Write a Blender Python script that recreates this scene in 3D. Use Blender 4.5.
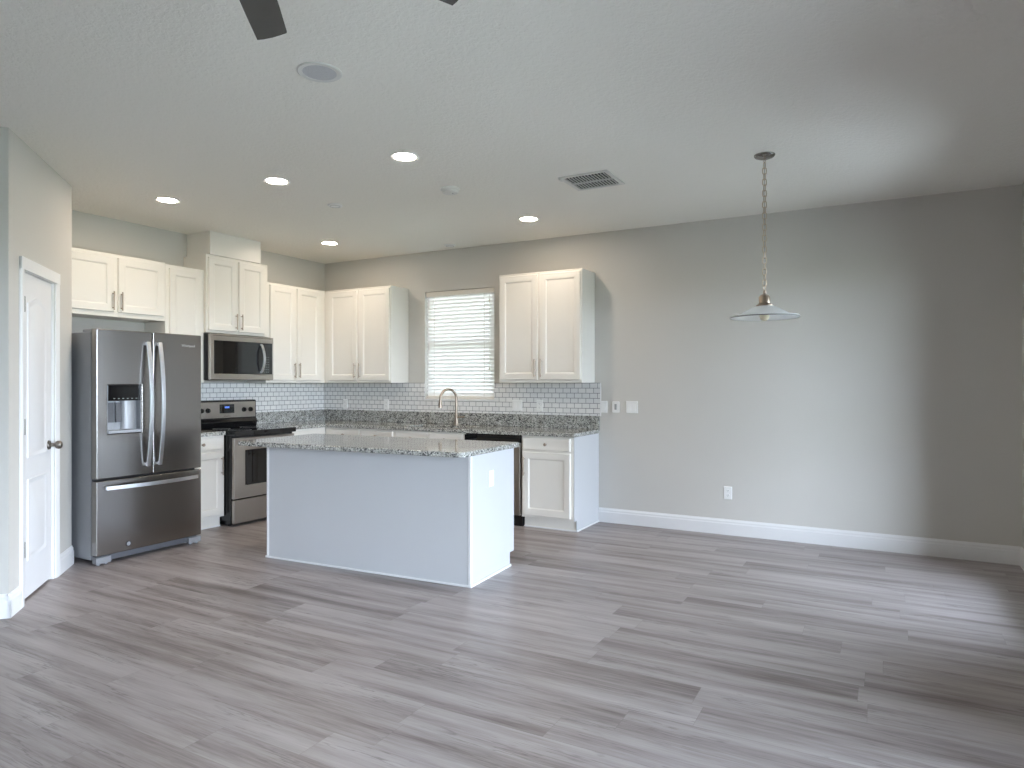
import bpy, bmesh, math, random
from mathutils import Vector, Matrix
random.seed(7)
S = bpy.context.scene
COL = S.collection
R = math.radians
for o in list(bpy.data.objects):
    bpy.data.objects.remove(o)

# ------------------------------------------------------------------ camera, world, exposure
F_PX, CAM_H, YAW = 680.0, 1.37, 28.78
cam_d = bpy.data.cameras.new('camera')
cam_d.sensor_fit = 'HORIZONTAL'; cam_d.sensor_width = 36.0
cam_d.lens = F_PX / 1024 * 36.0
cam_d.shift_y = -(384 - 383.3) / 1024
cam_d.clip_start = 0.05
cam = bpy.data.objects.new('camera', cam_d); COL.objects.link(cam)
cam.location = (0, 0, CAM_H); cam.rotation_euler = (R(90), 0, R(YAW))
S.camera = cam
S.view_settings.view_transform = 'Standard'; S.view_settings.look = 'None'
S.view_settings.gamma = 1.0; S.view_settings.use_curve_mapping = False
S.view_settings.exposure = 0.10
S.cycles.use_denoising = True
S.cycles.max_bounces = 10; S.cycles.diffuse_bounces = 6; S.cycles.glossy_bounces = 5
S.cycles.transparent_max_bounces = 12
S.cycles.sample_clamp_indirect = 6.0
S.cycles.caustics_reflective = False; S.cycles.caustics_refractive = False

SKY, CAN = 33.0, 165.0
w = bpy.data.worlds.new('world'); S.world = w; w.use_nodes = True
nt = w.node_tree; nt.nodes.clear()
wo = nt.nodes.new('ShaderNodeOutputWorld'); bg = nt.nodes.new('ShaderNodeBackground')
tc = nt.nodes.new('ShaderNodeTexCoord'); sp = nt.nodes.new('ShaderNodeSeparateXYZ')
cr = nt.nodes.new('ShaderNodeValToRGB'); mp = nt.nodes.new('ShaderNodeMapRange')
mp.inputs[1].default_value = -1; mp.inputs[2].default_value = 1
nt.links.new(tc.outputs['Generated'], sp.inputs[0]); nt.links.new(sp.outputs[2], mp.inputs[0])
nt.links.new(mp.outputs[0], cr.inputs[0])
e = cr.color_ramp.elements
e[0].position = 0.0; e[0].color = (.20, .20, .18, 1)
e[1].position = 1.0; e[1].color = (.62, .78, 1.0, 1)
for p, c in ((.49, (.24, .25, .22, 1)), (.505, (.75, .835, 1.0, 1)), (.62, (.74, .83, 1.0, 1))):
    k = e.new(p); k.color = c
nt.links.new(cr.outputs[0], bg.inputs[0]); bg.inputs[1].default_value = SKY
nt.links.new(bg.outputs[0], wo.inputs[0])

# room numbers
XL, XR, YB, YF, H = -6.155, 0.900, 6.333, -3.0, 2.866
DOOR2 = (-0.60, 2.90, 2.30)           # sliding door in the right wall: y0, y1, top
WIN2 = (4.30, 5.66, 0.10, 2.30)       # tall window in the right wall: y0, y1, z0, z1
WIN1 = (-4.613, -3.696, 1.185, 2.410) # kitchen window


def portal(name, loc, rot, sx, sy):
    l = bpy.data.lights.new(name, 'AREA'); l.shape = 'RECTANGLE'; l.size = sx; l.size_y = sy
    l.cycles.is_portal = True
    o = bpy.data.objects.new(name, l); COL.objects.link(o); o.location = loc; o.rotation_euler = rot
portal('daylight_portal', (XR + .17, (DOOR2[0] + DOOR2[1]) / 2, DOOR2[2] / 2), (0, R(90), 0), DOOR2[2], DOOR2[1] - DOOR2[0])
portal('daylight_portal', (XR + .17, (WIN2[0] + WIN2[1]) / 2, (WIN2[2] + WIN2[3]) / 2), (0, R(90), 0), WIN2[3] - WIN2[2], WIN2[1] - WIN2[0])
portal('daylight_portal', ((WIN1[0] + WIN1[1]) / 2, YB + .17, (WIN1[2] + WIN1[3]) / 2), (R(-90), 0, 0), WIN1[1] - WIN1[0], WIN1[3] - WIN1[2])

# ------------------------------------------------------------------ materials
class NT:
    def __init__(s, name):
        s.m = bpy.data.materials.new(name); s.m.use_nodes = True
        s.t = s.m.node_tree; s.b = s.t.nodes['Principled BSDF']; s.out = s.t.nodes['Material Output']
    def n(s, typ, **kw):
        x = s.t.nodes.new('ShaderNode' + typ)
        for k, v in kw.items(): setattr(x, k, v)
        return x
    def l(s, a, b): s.t.links.new(a, b)
    def val(s, sock, v):
        if hasattr(v, 'is_output') or isinstance(v, bpy.types.NodeSocket): s.l(v, sock)
        else: sock.default_value = v
    def math(s, op, a, b=0.0, c=None):
        x = s.n('Math', operation=op); s.val(x.inputs[0], a); s.val(x.inputs[1], b)
        if c is not None: s.val(x.inputs[2], c)
        return x.outputs[0]
    def mix(s, f, a, b, mode='MIX'):
        x = s.n('Mix', data_type='RGBA', blend_type=mode); s.val(x.inputs[0], f)
        for i, v in ((6, a), (7, b)):
            if isinstance(v, tuple): x.inputs[i].default_value = (*v[:3], 1)
            else: s.l(v, x.inputs[i])
        return x.outputs[2]
    def ramp(s, f, stops):
        x = s.n('ValToRGB'); s.l(f, x.inputs[0]); el = x.color_ramp.elements
        el[0].position, el[0].color = stops[0][0], (*stops[0][1], 1)
        el[1].position, el[1].color = stops[-1][0], (*stops[-1][1], 1)
        for p, c in stops[1:-1]:
            k = el.new(p); k.color = (*c, 1)
        return x.outputs[0]
    def noise(s, vec, scale, detail=3, rough=.5):
        x = s.n('TexNoise'); x.inputs['Scale'].default_value = scale; x.inputs['Detail'].default_value = detail
        x.inputs['Roughness'].default_value = rough
        if vec is not None: s.l(vec, x.inputs['Vector'])
        return x.outputs[0]
    def obj(s): return s.n('TexCoord').outputs['Object']
    def pos(s): return s.n('NewGeometry').outputs['Position']
    def scale(s, vec, sc, loc=(0, 0, 0)):
        x = s.n('Mapping'); x.inputs['Scale'].default_value = sc; x.inputs['Location'].default_value = loc
        s.l(vec, x.inputs['Vector']); return x.outputs[0]
    def bump(s, h, strength, dist=.002):
        x = s.n('Bump'); x.inputs['Strength'].default_value = strength; x.inputs['Distance'].default_value = dist
        s.l(h, x.inputs['Height']); s.l(x.outputs[0], s.b.inputs['Normal'])


def lin(c):
    return tuple(((v / 255) / 12.92 if v / 255 <= .04045 else ((v / 255 + .055) / 1.055) ** 2.4) for v in c)


def mat(name, rgb, rough=.5, metal=0.0, var=.03, vscale=6.0, bump=0.0, bscale=200.0, coat=0.0, **kw):
    t = NT(name); c = lin(rgb)
    n = t.noise(t.obj(), vscale, 3)
    t.l(t.ramp(n, [(.3, tuple(v * (1 - var) for v in c)), (.7, tuple(min(1, v * (1 + var)) for v in c))]), t.b.inputs['Base Color'])
    t.b.inputs['Roughness'].default_value = rough; t.b.inputs['Metallic'].default_value = metal
    t.b.inputs['Coat Weight'].default_value = coat
    for k, v in kw.items(): t.b.inputs[k].default_value = v
    if bump: t.bump(t.noise(t.obj(), bscale, 2), bump)
    return t.m


def wall_mat(name, rgb, bstr, bscale, var=.015):
    t = NT(name); c = lin(rgb)
    p = t.pos()
    t.l(t.ramp(t.noise(p, .9, 2), [(.35, tuple(v * (1 - var) for v in c)), (.65, tuple(v * (1 + var) for v in c))]), t.b.inputs['Base Color'])
    t.b.inputs['Roughness'].default_value = .75
    t.bump(t.noise(p, bscale, 3, .55), bstr, .004)
    return t.m


def ceiling_mat():
    t = NT('knockdown_ceiling'); p = t.pos()
    t.b.inputs['Base Color'].default_value = (*lin((238, 235, 227)), 1)
    t.b.inputs['Roughness'].default_value = .85
    n = t.noise(p, 42, 3, .6)
    r = t.ramp(n, [(.44, (0, 0, 0)), (.56, (1, 1, 1))])
    t.bump(r, .35, .004)
    return t.m


def floor_mat():
    t = NT('grey_oak_plank'); sx = t.n('SeparateXYZ'); t.l(t.pos(), sx.inputs[0])
    X, Y = sx.outputs[0], sx.outputs[1]
    W, L = .182, 1.22
    yr = t.math('DIVIDE', Y, W); row = t.math('FLOOR', yr); fy = t.math('FRACT', yr)
    wn = t.n('TexWhiteNoise', noise_dimensions='1D'); t.l(row, wn.inputs['W'])
    xs = t.math('ADD', t.math('DIVIDE', X, L), t.math('MULTIPLY', wn.outputs[0], 3.7))
    colm = t.math('FLOOR', xs); fx = t.math('FRACT', xs)
    cv = t.n('CombineXYZ'); t.l(colm, cv.inputs[0]); t.l(row, cv.inputs[1])
    wn2 = t.n('TexWhiteNoise', noise_dimensions='2D'); t.l(cv.outputs[0], wn2.inputs['Vector'])
    rnd = wn2.outputs[0]
    # grain coordinates, shifted per plank
    g = t.n('CombineXYZ')
    t.l(t.math('ADD', X, t.math('MULTIPLY', rnd, 31.0)), g.inputs[0]); t.l(Y, g.inputs[1])
    t.l(t.math('MULTIPLY', rnd, 17.0), g.inputs[2])
    G = g.outputs[0]
    bands = t.noise(t.scale(G, (.55, 7.5, 1)), 1.6, 3, .5)
    grain = t.noise(t.scale(G, (2.2, 46, 1)), 2.4, 5, .62)
    fine = t.noise(t.scale(G, (6, 210, 1)), 2.0, 3, .6)
    knot = t.noise(t.scale(G, (3.2, 12, 1)), 1.5, 3, .6)
    v = t.math('ADD', t.math('MULTIPLY', bands, .62), t.math('MULTIPLY', grain, .28))
    v = t.math('ADD', v, t.math('MULTIPLY', fine, .10))
    v = t.math('ADD', v, t.math('MULTIPLY', t.math('SUBTRACT', rnd, .5), .10))
    c = t.ramp(v, [(.33, lin((106, 96, 93))), (.44, lin((142, 133, 131))), (.54, lin((162, 154, 153))), (.68, lin((178, 172, 171)))])
    lines = t.noise(t.scale(G, (.9, 15, 1)), 1.7, 4, .6)
    ridge = t.math('ABSOLUTE', t.math('SUBTRACT', t.math('FRACT', t.math('MULTIPLY', lines, 5.0)), .5))
    rl = t.ramp(ridge, [(.0, (1, 1, 1)), (.13, (0, 0, 0))])
    lmask = t.ramp(t.noise(t.scale(G, (1.1, 5, 1)), 1.6, 2, .5), [(.46, (0, 0, 0)), (.62, (1, 1, 1))])
    c = t.mix(t.math('MULTIPLY', t.math('MULTIPLY', rl, lmask), .55), c, lin((84, 76, 72)))
    kn = t.ramp(knot, [(.69, (0, 0, 0)), (.77, (1, 1, 1))])
    kx = t.math('MULTIPLY', kn, .55)
    c = t.mix(kx, c, lin((78, 70, 66)))
    # seams
    e1 = t.math('LESS_THAN', fy, .010); e2 = t.math('LESS_THAN', fx, .0016)
    seam = t.math('MAXIMUM', e1, e2)
    c = t.mix(t.math('MULTIPLY', seam, .35), c, lin((90, 84, 80)))
    t.l(c, t.b.inputs['Base Color'])
    t.l(t.math('ADD', t.math('MULTIPLY', grain, .16), .30), t.b.inputs['Roughness'])
    t.b.inputs['Specular IOR Level'].default_value = .45
    h = t.math('SUBTRACT', t.math('MULTIPLY', grain, .35), seam)
    t.bump(h, .12, .002)
    return t.m


def granite_mat():
    t = NT('speckled_granite'); p = t.obj()
    v1 = t.n('TexVoronoi'); v1.inputs['Scale'].default_value = 115; t.l(p, v1.inputs['Vector'])
    bw = t.n('SeparateColor'); t.l(v1.outputs['Color'], bw.inputs[0])
    n1 = t.noise(p, 34, 4, .65)
    f = t.math('ADD', t.math('MULTIPLY', bw.outputs[0], .62), t.math('MULTIPLY', n1, .55))
    c = t.ramp(f, [(.22, lin((38, 38, 40))), (.34, lin((84, 84, 84))), (.46, lin((136, 136, 132))), (.66, lin((166, 166, 160))), (.90, lin((206, 206, 200)))])
    n2 = t.noise(p, 10, 3, .6)
    c = t.mix(t.ramp(n2, [(.54, (0, 0, 0)), (.68, (.3, .3, .3))]), c, lin((168, 152, 132)), 'MULTIPLY')
    t.l(c, t.b.inputs['Base Color'])
    t.b.inputs['Roughness'].default_value = .08; t.b.inputs['Specular IOR Level'].default_value = .7
    return t.m


def tile_mat(name, axis):
    t = NT(name); sx = t.n('SeparateXYZ'); t.l(t.pos(), sx.inputs[0])
    u = t.math('ADD', sx.outputs[axis], 10.02); v = t.math('ADD', sx.outputs[2], -1.372 + .0507 * 60)
    cv = t.n('CombineXYZ'); t.l(u, cv.inputs[0]); t.l(v, cv.inputs[1])
    b = t.n('TexBrick'); t.l(cv.outputs[0], b.inputs['Vector'])
    for k, x in (('Scale', 1.0), ('Brick Width', .0835), ('Row Height', .0507), ('Mortar Size', .0026), ('Mortar Smooth', .15), ('Bias', 0.0)):
        b.inputs[k].default_value = x
    b.inputs['Color1'].default_value = (*lin((234, 233, 231)), 1); b.inputs['Color2'].default_value = (*lin((226, 226, 225)), 1)
    b.inputs['Mortar'].default_value = (*lin((112, 113, 116)), 1)
    t.l(b.outputs['Color'], t.b.inputs['Base Color'])
    t.l(t.math('ADD', t.math('MULTIPLY', b.outputs['Fac'], .6), .16), t.b.inputs['Roughness'])
    t.bump(t.math('SUBTRACT', 1.0, b.outputs['Fac']), .5, .002)
    return t.m


def steel_mat(name, rgb, rough, axis):
    t = NT(name); c = lin(rgb)
    sc = [4, 4, 4]
    for i in range(3):
        if i != axis: sc[i] = 420
    n = t.noise(t.scale(t.obj(), tuple(sc)), 1.0, 3, .6)
    t.l(t.ramp(n, [(.3, tuple(v * .985 for v in c)), (.7, tuple(v * 1.015 for v in c))]), t.b.inputs['Base Color'])
    t.b.inputs['Metallic'].default_value = 1.0
    t.l(t.math('ADD', t.math('MULTIPLY', n, .04), rough - .02), t.b.inputs['Roughness'])
    return t.m


def emis(name, rgb, strength):
    t = NT(name); t.b.inputs['Base Color'].default_value = (*rgb, 1)
    t.b.inputs['Emission Color'].default_value = (*rgb, 1); t.b.inputs['Emission Strength'].default_value = strength
    return t.m


def glass_mat(name, tint=(.96, .98, .98)):
    m = bpy.data.materials.new(name); m.use_nodes = True; t = m.node_tree; t.nodes.clear()
    o = t.nodes.new('ShaderNodeOutputMaterial'); mx = t.nodes.new('ShaderNodeMixShader')
    tr = t.nodes.new('ShaderNodeBsdfTransparent'); gl = t.nodes.new('ShaderNodeBsdfGlossy'); fr = t.nodes.new('ShaderNodeFresnel')
    tr.inputs[0].default_value = (*tint, 1); gl.inputs['Roughness'].default_value = .01; fr.inputs[0].default_value = 1.3
    t.links.new(fr.outputs[0], mx.inputs[0]); t.links.new(tr.outputs[0], mx.inputs[1]); t.links.new(gl.outputs[0], mx.inputs[2])
    t.links.new(mx.outputs[0], o.inputs[0]); return m


def translucent(name, rgb, amount, rough=.5):
    t = NT(name); c = lin(rgb); t.b.inputs['Base Color'].default_value = (*c, 1); t.b.inputs['Roughness'].default_value = rough
    tl = t.n('BsdfTranslucent'); tl.inputs[0].default_value = (*c, 1)
    mx = t.n('MixShader'); mx.inputs[0].default_value = amount
    t.l(t.b.outputs[0], mx.inputs[1]); t.l(tl.outputs[0], mx.inputs[2]); t.l(mx.outputs[0], t.out.inputs[0])
    return t.m


M = dict(
    wall=wall_mat('greige_wall_paint', (203, 200, 194), .12, 90),
    ceil=ceiling_mat(), floor=floor_mat(), granite=granite_mat(),
    tile_x=tile_mat('white_subway_tile', 0), tile_y=tile_mat('white_subway_tile_side', 1),
    trim=mat('white_trim_paint', (232, 232, 232), .4, var=.01),
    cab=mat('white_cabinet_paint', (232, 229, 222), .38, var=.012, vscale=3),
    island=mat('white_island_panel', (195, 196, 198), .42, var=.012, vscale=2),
    door=mat('white_door_paint', (230, 230, 231), .42, var=.012),
    nickel=mat('brushed_nickel', (166, 152, 137), .38, 1.0, var=.05, vscale=40),
    chain=mat('pale_nickel_chain', (196, 182, 160), .35, 1.0, var=.04, vscale=40),
    chrome=mat('dark_polished_nickel', (138, 136, 132), .14, 1.0, var=.03),
    knob=mat('satin_knob_metal', (132, 126, 120), .3, 1.0, var=.04),
    hinge=mat('dark_hinge_metal', (66, 64, 62), .45, .5, var=.05),
    steel=steel_mat('stainless_steel', (166, 160, 153), .30, 0),
    steel_f=steel_mat('dark_stainless_steel', (152, 148, 145), .21, 0),
    steel_b=mat('bright_handle_steel', (214, 216, 220), .30, 1.0, var=.03, vscale=30),
    side=mat('grey_appliance_side', (136, 137, 140), .45, 0.0, var=.03, bump=.05),
    dark=mat('dark_gasket', (38, 38, 40), .6, var=.1),
    black=mat('black_enamel', (14, 14, 16), .25, var=.1),
    bglass=mat('black_glass', (12, 13, 15), .015, var=.1, **{'Specular IOR Level': .6}),
    plastic=mat('white_plastic', (236, 236, 234), .35, var=.01),
    silver=mat('silver_plastic', (158, 160, 164), .4, .25, var=.02),
    grey=mat('grey_plastic', (150, 150, 150), .5, var=.04),
    paddle=mat('dark_grey_plastic', (88, 89, 93), .45, var=.04),
    mesh_grey=mat('grey_speaker_mesh', (192, 192, 194), .7, var=.06, vscale=120, bump=.4, bscale=400),
    fan=mat('dark_bronze_blade', (62, 58, 54), .45, var=.12, vscale=14),
    bronze=mat('dark_bronze_metal', (52, 48, 45), .35, .8, var=.05),
    vent=mat('white_vent_metal', (216, 215, 210), .45, var=.02),
    ventdark=mat('dark_duct', (40, 40, 40), .9, var=.1),
    lens=emis('lit_lamp_lens', (1.0, .85, .70), CAN),
    glass=glass_mat('window_glass'),
    blind=translucent('white_blind_slat', (250, 249, 246), .12, .45),
    rail=mat('white_blind_rail', (226, 221, 212), .45, var=.02),
    shade=translucent('frosted_shade_glass', (250, 252, 252), .62, .25),
    bulb=mat('frosted_bulb', (240, 228, 200), .3, var=.02),
    led=emis('blue_clock_display', (.12, .25, .9), 1.2),
    mark=mat('pale_printed_mark', (206, 206, 204), .4, var=.02),
    icon=mat('pale_panel_icons', (150, 158, 156), .5, var=.02),
    patio=mat('patio_concrete', (206, 204, 200), .8, var=.06, bump=.2),
    lawn=mat('lawn_green', (108, 112, 96), .9, var=.25, bump=.5),
)

# ------------------------------------------------------------------ mesh building
class MB:
    def __init__(s): s.b = bmesh.new()
    def box(s, x0, x1, y0, y1, z0, z1, mtx=None):
        v = [s.b.verts.new((x, y, z)) for z in (z0, z1) for y in (y0, y1) for x in (x0, x1)]
        for f in ((0, 2, 3, 1), (4, 5, 7, 6), (0, 1, 5, 4), (2, 6, 7, 3), (0, 4, 6, 2), (1, 3, 7, 5)):
            s.b.faces.new([v[i] for i in f])
        if mtx is not None: bmesh.ops.transform(s.b, matrix=mtx, verts=v)
        return s
    def prism(s, poly, z0, z1, fn=None):
        fn = fn or (lambda a, b, c: (a, b, c))
        lo = [s.b.verts.new(fn(x, y, z0)) for x, y in poly]; hi = [s.b.verts.new(fn(x, y, z1)) for x, y in poly]
        n = len(poly); s.b.faces.new(lo[::-1]); s.b.faces.new(hi)
        for i in range(n): s.b.faces.new((lo[i], lo[(i + 1) % n], hi[(i + 1) % n], hi[i]))
        return s
    def grid(s, us, vs, hole, w0, w1, fn):
        """plate over a grid of cells, open where hole(i, j); fn maps (u, v, w) to space"""
        nu, nv = len(us) - 1, len(vs) - 1
        V = {}
        def vert(i, j, k):
            if (i, j, k) not in V: V[i, j, k] = s.b.verts.new(fn(us[i], vs[j], (w0, w1)[k]))
            return V[i, j, k]
        on = lambda i, j: 0 <= i < nu and 0 <= j < nv and not hole(i, j)
        for i in range(nu):
            for j in range(nv):
                if not on(i, j): continue
                for k in (0, 1):
                    q = [vert(i, j, k), vert(i + 1, j, k), vert(i + 1, j + 1, k), vert(i, j + 1, k)]
                    s.b.faces.new(q if k else q[::-1])
                for (di, dj, a, b) in ((-1, 0, (i, j + 1), (i, j)), (1, 0, (i + 1, j), (i + 1, j + 1)), (0, -1, (i, j), (i + 1, j)), (0, 1, (i + 1, j + 1), (i, j + 1))):
                    if not on(i + di, j + dj):
                        s.b.faces.new((vert(*a, 0), vert(*b, 0), vert(*b, 1), vert(*a, 1)))
        return s
    def rings(s, rs, fill=True):
        """rs: list of loops of points, bridged in order; last filled, first filled"""
        L = [[s.b.verts.new(p) for p in r] for r in rs]
        for a, b in zip(L, L[1:]):
            n = len(a)
            for i in range(n): s.b.faces.new((a[i], a[(i + 1) % n], b[(i + 1) % n], b[i]))
        if fill:
            s.b.faces.new(L[0][::-1]); s.b.faces.new(L[-1])
        return s
    def cyl(s, p0, p1, r0, r1=None, n=16):
        p0, p1 = Vector(p0), Vector(p1); d = (p1 - p0).normalized(); r1 = r0 if r1 is None else r1
        a = d.orthogonal().normalized(); b = d.cross(a)
        ring = lambda p, r: [p + (a * math.cos(t) + b * math.sin(t)) * r for t in [2 * math.pi * i / n for i in range(n)]]
        return s.rings([ring(p0, r0), ring(p1, r1)])
    def lathe(s, prof, c=(0, 0, 0), n=32, closed=False):
        c = Vector(c)
        rs = [[c + Vector((r * math.cos(2 * math.pi * i / n), r * math.sin(2 * math.pi * i / n), z)) for i in range(n)] for r, z in prof]
        if closed: return s.rings(rs + [rs[0]], False)
        return s.rings(rs)
    def tube(s, pts, r, n=10, closed=False, w=None, side=None):
        """round tube of radius r, or with w a flat bar w wide along side and 2r thick"""
        P = [Vector(p) for p in pts]; m = len(P); rs = []; up = None
        for i, p in enumerate(P):
            d = (P[(i + 1) % m] - P[i - 1]) if closed else (P[min(i + 1, m - 1)] - P[max(i - 1, 0)])
            d.normalize()
            if side is not None:
                a = Vector(side); b = d.cross(a).normalized()
            else:
                if up is None: up = d.orthogonal().normalized()
                up = (up - d * up.dot(d)).normalized(); a = up; b = d.cross(a)
            if w: rs.append([p + a * (w / 2) * x + b * r * y for x, y in ((-1, -1), (1, -1), (1, 1), (-1, 1))])
            else:
                rr = r[i] if isinstance(r, (list, tuple)) else r
                rs.append([p + (a * math.cos(t) + b * math.sin(t)) * rr for t in [2 * math.pi * k / n for k in range(n)]])
        if closed: return s.rings(rs + [rs[0]], False)
        return s.rings(rs)
    def build(s, name, m, parent=None, bevel=0.0, seg=2, smooth=True, loc=None, rz=None):
        bmesh.ops.remove_doubles(s.b, verts=s.b.verts, dist=1e-6)
        bmesh.ops.recalc_face_normals(s.b, faces=s.b.faces)
        me = bpy.data.meshes.new(name); s.b.to_mesh(me); s.b.free()
        if smooth:
            for p in me.polygons: p.use_smooth = True
            me.set_sharp_from_angle(angle=R(33))
        me.materials.append(M[m])
        o = bpy.data.objects.new(name, me); COL.objects.link(o)
        if parent is not None: o.parent = parent
        if loc is not None: o.location = loc
        if rz is not None: o.rotation_euler = (0, 0, rz)
        if bevel:
            b = o.modifiers.new('bevel', 'BEVEL'); b.width = bevel; b.segments = seg; b.limit_method = 'ANGLE'
            b.angle_limit = R(30); b.harden_normals = True
        return o


def tag(o, label=None, cat=None, group=None, kind=None):
    if label: o['label'] = label
    if cat: o['category'] = cat
    if group: o['group'] = group
    if kind: o['kind'] = kind
    return o


def empty(name, loc=(0, 0, 0), rz=0.0):
    o = bpy.data.objects.new(name, None); COL.objects.link(o); o.location = loc; o.rotation_euler = (0, 0, rz)
    o.empty_display_size = .1
    return o


def thing(name, label, cat, loc=(0, 0, 0), rz=0.0, group=None):
    return tag(empty(name, loc, rz), label, cat, group)


def copy_tree(o, parent=None):
    c = o.copy(); COL.objects.link(c)
    if parent is not None: c.parent = parent
    for ch in list(o.children): copy_tree(ch, c)
    return c


def struct(o, label, cat):
    return tag(o, label, cat, kind='structure')


def lettering(name, text, size, m, parent, mtx, depth=.0008):
    cu = bpy.data.curves.new(name, 'FONT'); cu.body = text; cu.size = size; cu.extrude = depth
    cu.align_x = 'CENTER'; cu.align_y = 'CENTER'
    t = bpy.data.objects.new(name + '_curve', cu); COL.objects.link(t)
    dg = bpy.context.evaluated_depsgraph_get(); me = bpy.data.meshes.new_from_object(t.evaluated_get(dg))
    bpy.data.objects.remove(t); me.name = name; me.materials.clear(); me.materials.append(M[m])
    me.transform(mtx)
    o = bpy.data.objects.new(name, me); COL.objects.link(o); o.parent = parent
    return o

def absorb(o, extra):
    """printed marks become faces of the part they are printed on"""
    bm = bmesh.new(); bm.from_mesh(o.data); n0 = len(bm.faces)
    bm.from_mesh(extra.data); bm.faces.ensure_lookup_table()
    k = len(o.data.materials); o.data.materials.append(extra.data.materials[0])
    for f in bm.faces[n0:]: f.material_index = k
    bm.to_mesh(o.data); bm.free(); bpy.data.objects.remove(extra)

FRONT = lambda x, y, z: Matrix.Translation((x, y, z)) @ Matrix.Rotation(R(90), 4, 'X')   # text facing local -y

# ------------------------------------------------------------------ room shell
T = .15
struct(MB().box(XL - T, XR + T, YF - T, YB + T, -.1, 0).build('floor', 'floor', smooth=False), 'grey wood-look plank floor', 'floor')
struct(MB().box(XL - T, XR + T, YF - T, YB + T, H, H + .1).build('ceiling', 'ceil', smooth=False), 'off-white textured ceiling', 'ceiling')
XZ = lambda u, v, ww: (u, ww, v)
YZ = lambda u, v, ww: (ww, u, v)
struct(MB().grid([XL - T, WIN1[0], WIN1[1], XR + T], [0, WIN1[2], WIN1[3], H], lambda i, j: i == 1 and j == 1, YB, YB + T, XZ)
       .build('wall_back', 'wall', smooth=False), 'greige back wall with the kitchen window', 'wall')
struct(MB().box(XL - T, XL, YF, YB, 0, H).build('wall_left', 'wall', smooth=False), 'greige wall behind the refrigerator and range', 'wall')
struct(MB().grid([YF, DOOR2[0], DOOR2[1], WIN2[0], WIN2[1], YB], [0, WIN2[2], DOOR2[2], H], lambda i, j: (i == 1 and j < 2) or (i == 3 and j == 1), XR, XR + T, YZ)
       .build('wall_right', 'wall', smooth=False), 'greige right wall with the sliding door and a tall window', 'wall')
struct(MB().box(XL - T, XR + T, YF - T, YF, 0, H).build('wall_rear', 'wall', smooth=False), 'greige wall behind the camera', 'wall')

# pantry: a wall at 45 degrees with a door, then a short return beside the refrigerator
PA, PB = Vector((-4.495, 2.068, 0)), Vector((-5.415, 2.915, 0))
pd = (PB - PA).normalized(); pn = Vector((pd.y, -pd.x, 0)); PL = (PB - PA).length
P_RZ = math.atan2(pd.y, pd.x)                     # local x along the wall, local -y ... faces the room on +/-
DS0, DS1, DTOP = .222, .835, 2.078                # door opening along the wall
def pw(u, v, ww):                                 # ww > 0 goes into the wall
    p = PA + pd * u - pn * ww; return (p.x, p.y, v)
struct(MB().grid([0, DS0, DS1, PL], [0, DTOP, H], lambda i, j: i == 1 and j == 0, 0, .125, pw)
       .build('wall_pantry', 'wall', smooth=False), 'angled greige pantry wall at the left', 'wall')
struct(MB().box(XL, PB.x, PB.y - .1, PB.y, 0, H).build('wall_pantry_return', 'wall', smooth=False), 'short wall between pantry and refrigerator', 'wall')

# pantry door: local x along the wall, local y into the wall
d1 = struct(empty('door_1', PA), 'white two-panel pantry door with nickel knob', 'door')
cas = MB()
cw = .068
for a, b in ((DS0 - cw + .012, DS0 + .012), (DS1 + .008, DS1 + .008 + cw)):
    cas.prism([(a, 0), (a, -.012), (a + .012, -.018), (b - .02, -.014), (b, -.008), (b, 0)] if a < .4 else
              [(a, 0), (a, -.008), (a + .02, -.014), (b - .012, -.018), (b, -.012), (b, 0)], 0, DTOP + cw - .004, lambda x, y, z: pw(x, z, y))
a, b = DTOP - .008, DTOP + cw
cas.grid([DS0 - cw + .012, DS1 + .008 + cw], [a, b], lambda i, j: False, -.018, 0, pw)
cas.grid([DS1 - .012, DS1], [0, DTOP], lambda i, j: False, 0, .12, pw)
cas.grid([DS0, DS0 + .008], [0, DTOP], lambda i, j: False, 0, .12, pw)
cas.grid([DS0, DS1], [DTOP - .01, DTOP], lambda i, j: False, 0, .12, pw)
def off(o): o.parent = d1; o.matrix_parent_inverse = Matrix.Translation(-PA); return o
off(cas.build('casing', 'trim', bevel=.002))
lf = MB()
LU0, LU1, LZ0, LZ1 = DS0 + .010, DS1 - .016, .018, DTOP - .013
def leaf_pt(u, v, ww): return pw(u, v, ww)
def arch(u0, u1, z0, z1, top, inset, depth, n=12):
    u0, u1, z0, z1 = u0 + inset, u1 - inset, z0 + inset, z1 - inset
    pts = [(u0, z0), (u1, z0), (u1, z1)]
    for i in range(1, n):
        t = i / n; x = u1 + (u0 - u1) * t
        pts.append((x, z1 + top * (.5 - .5 * math.cos(2 * math.pi * t)) ** .9))
    pts.append((u0, z1))
    return [leaf_pt(x, z, depth) for x, z in pts]
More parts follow.
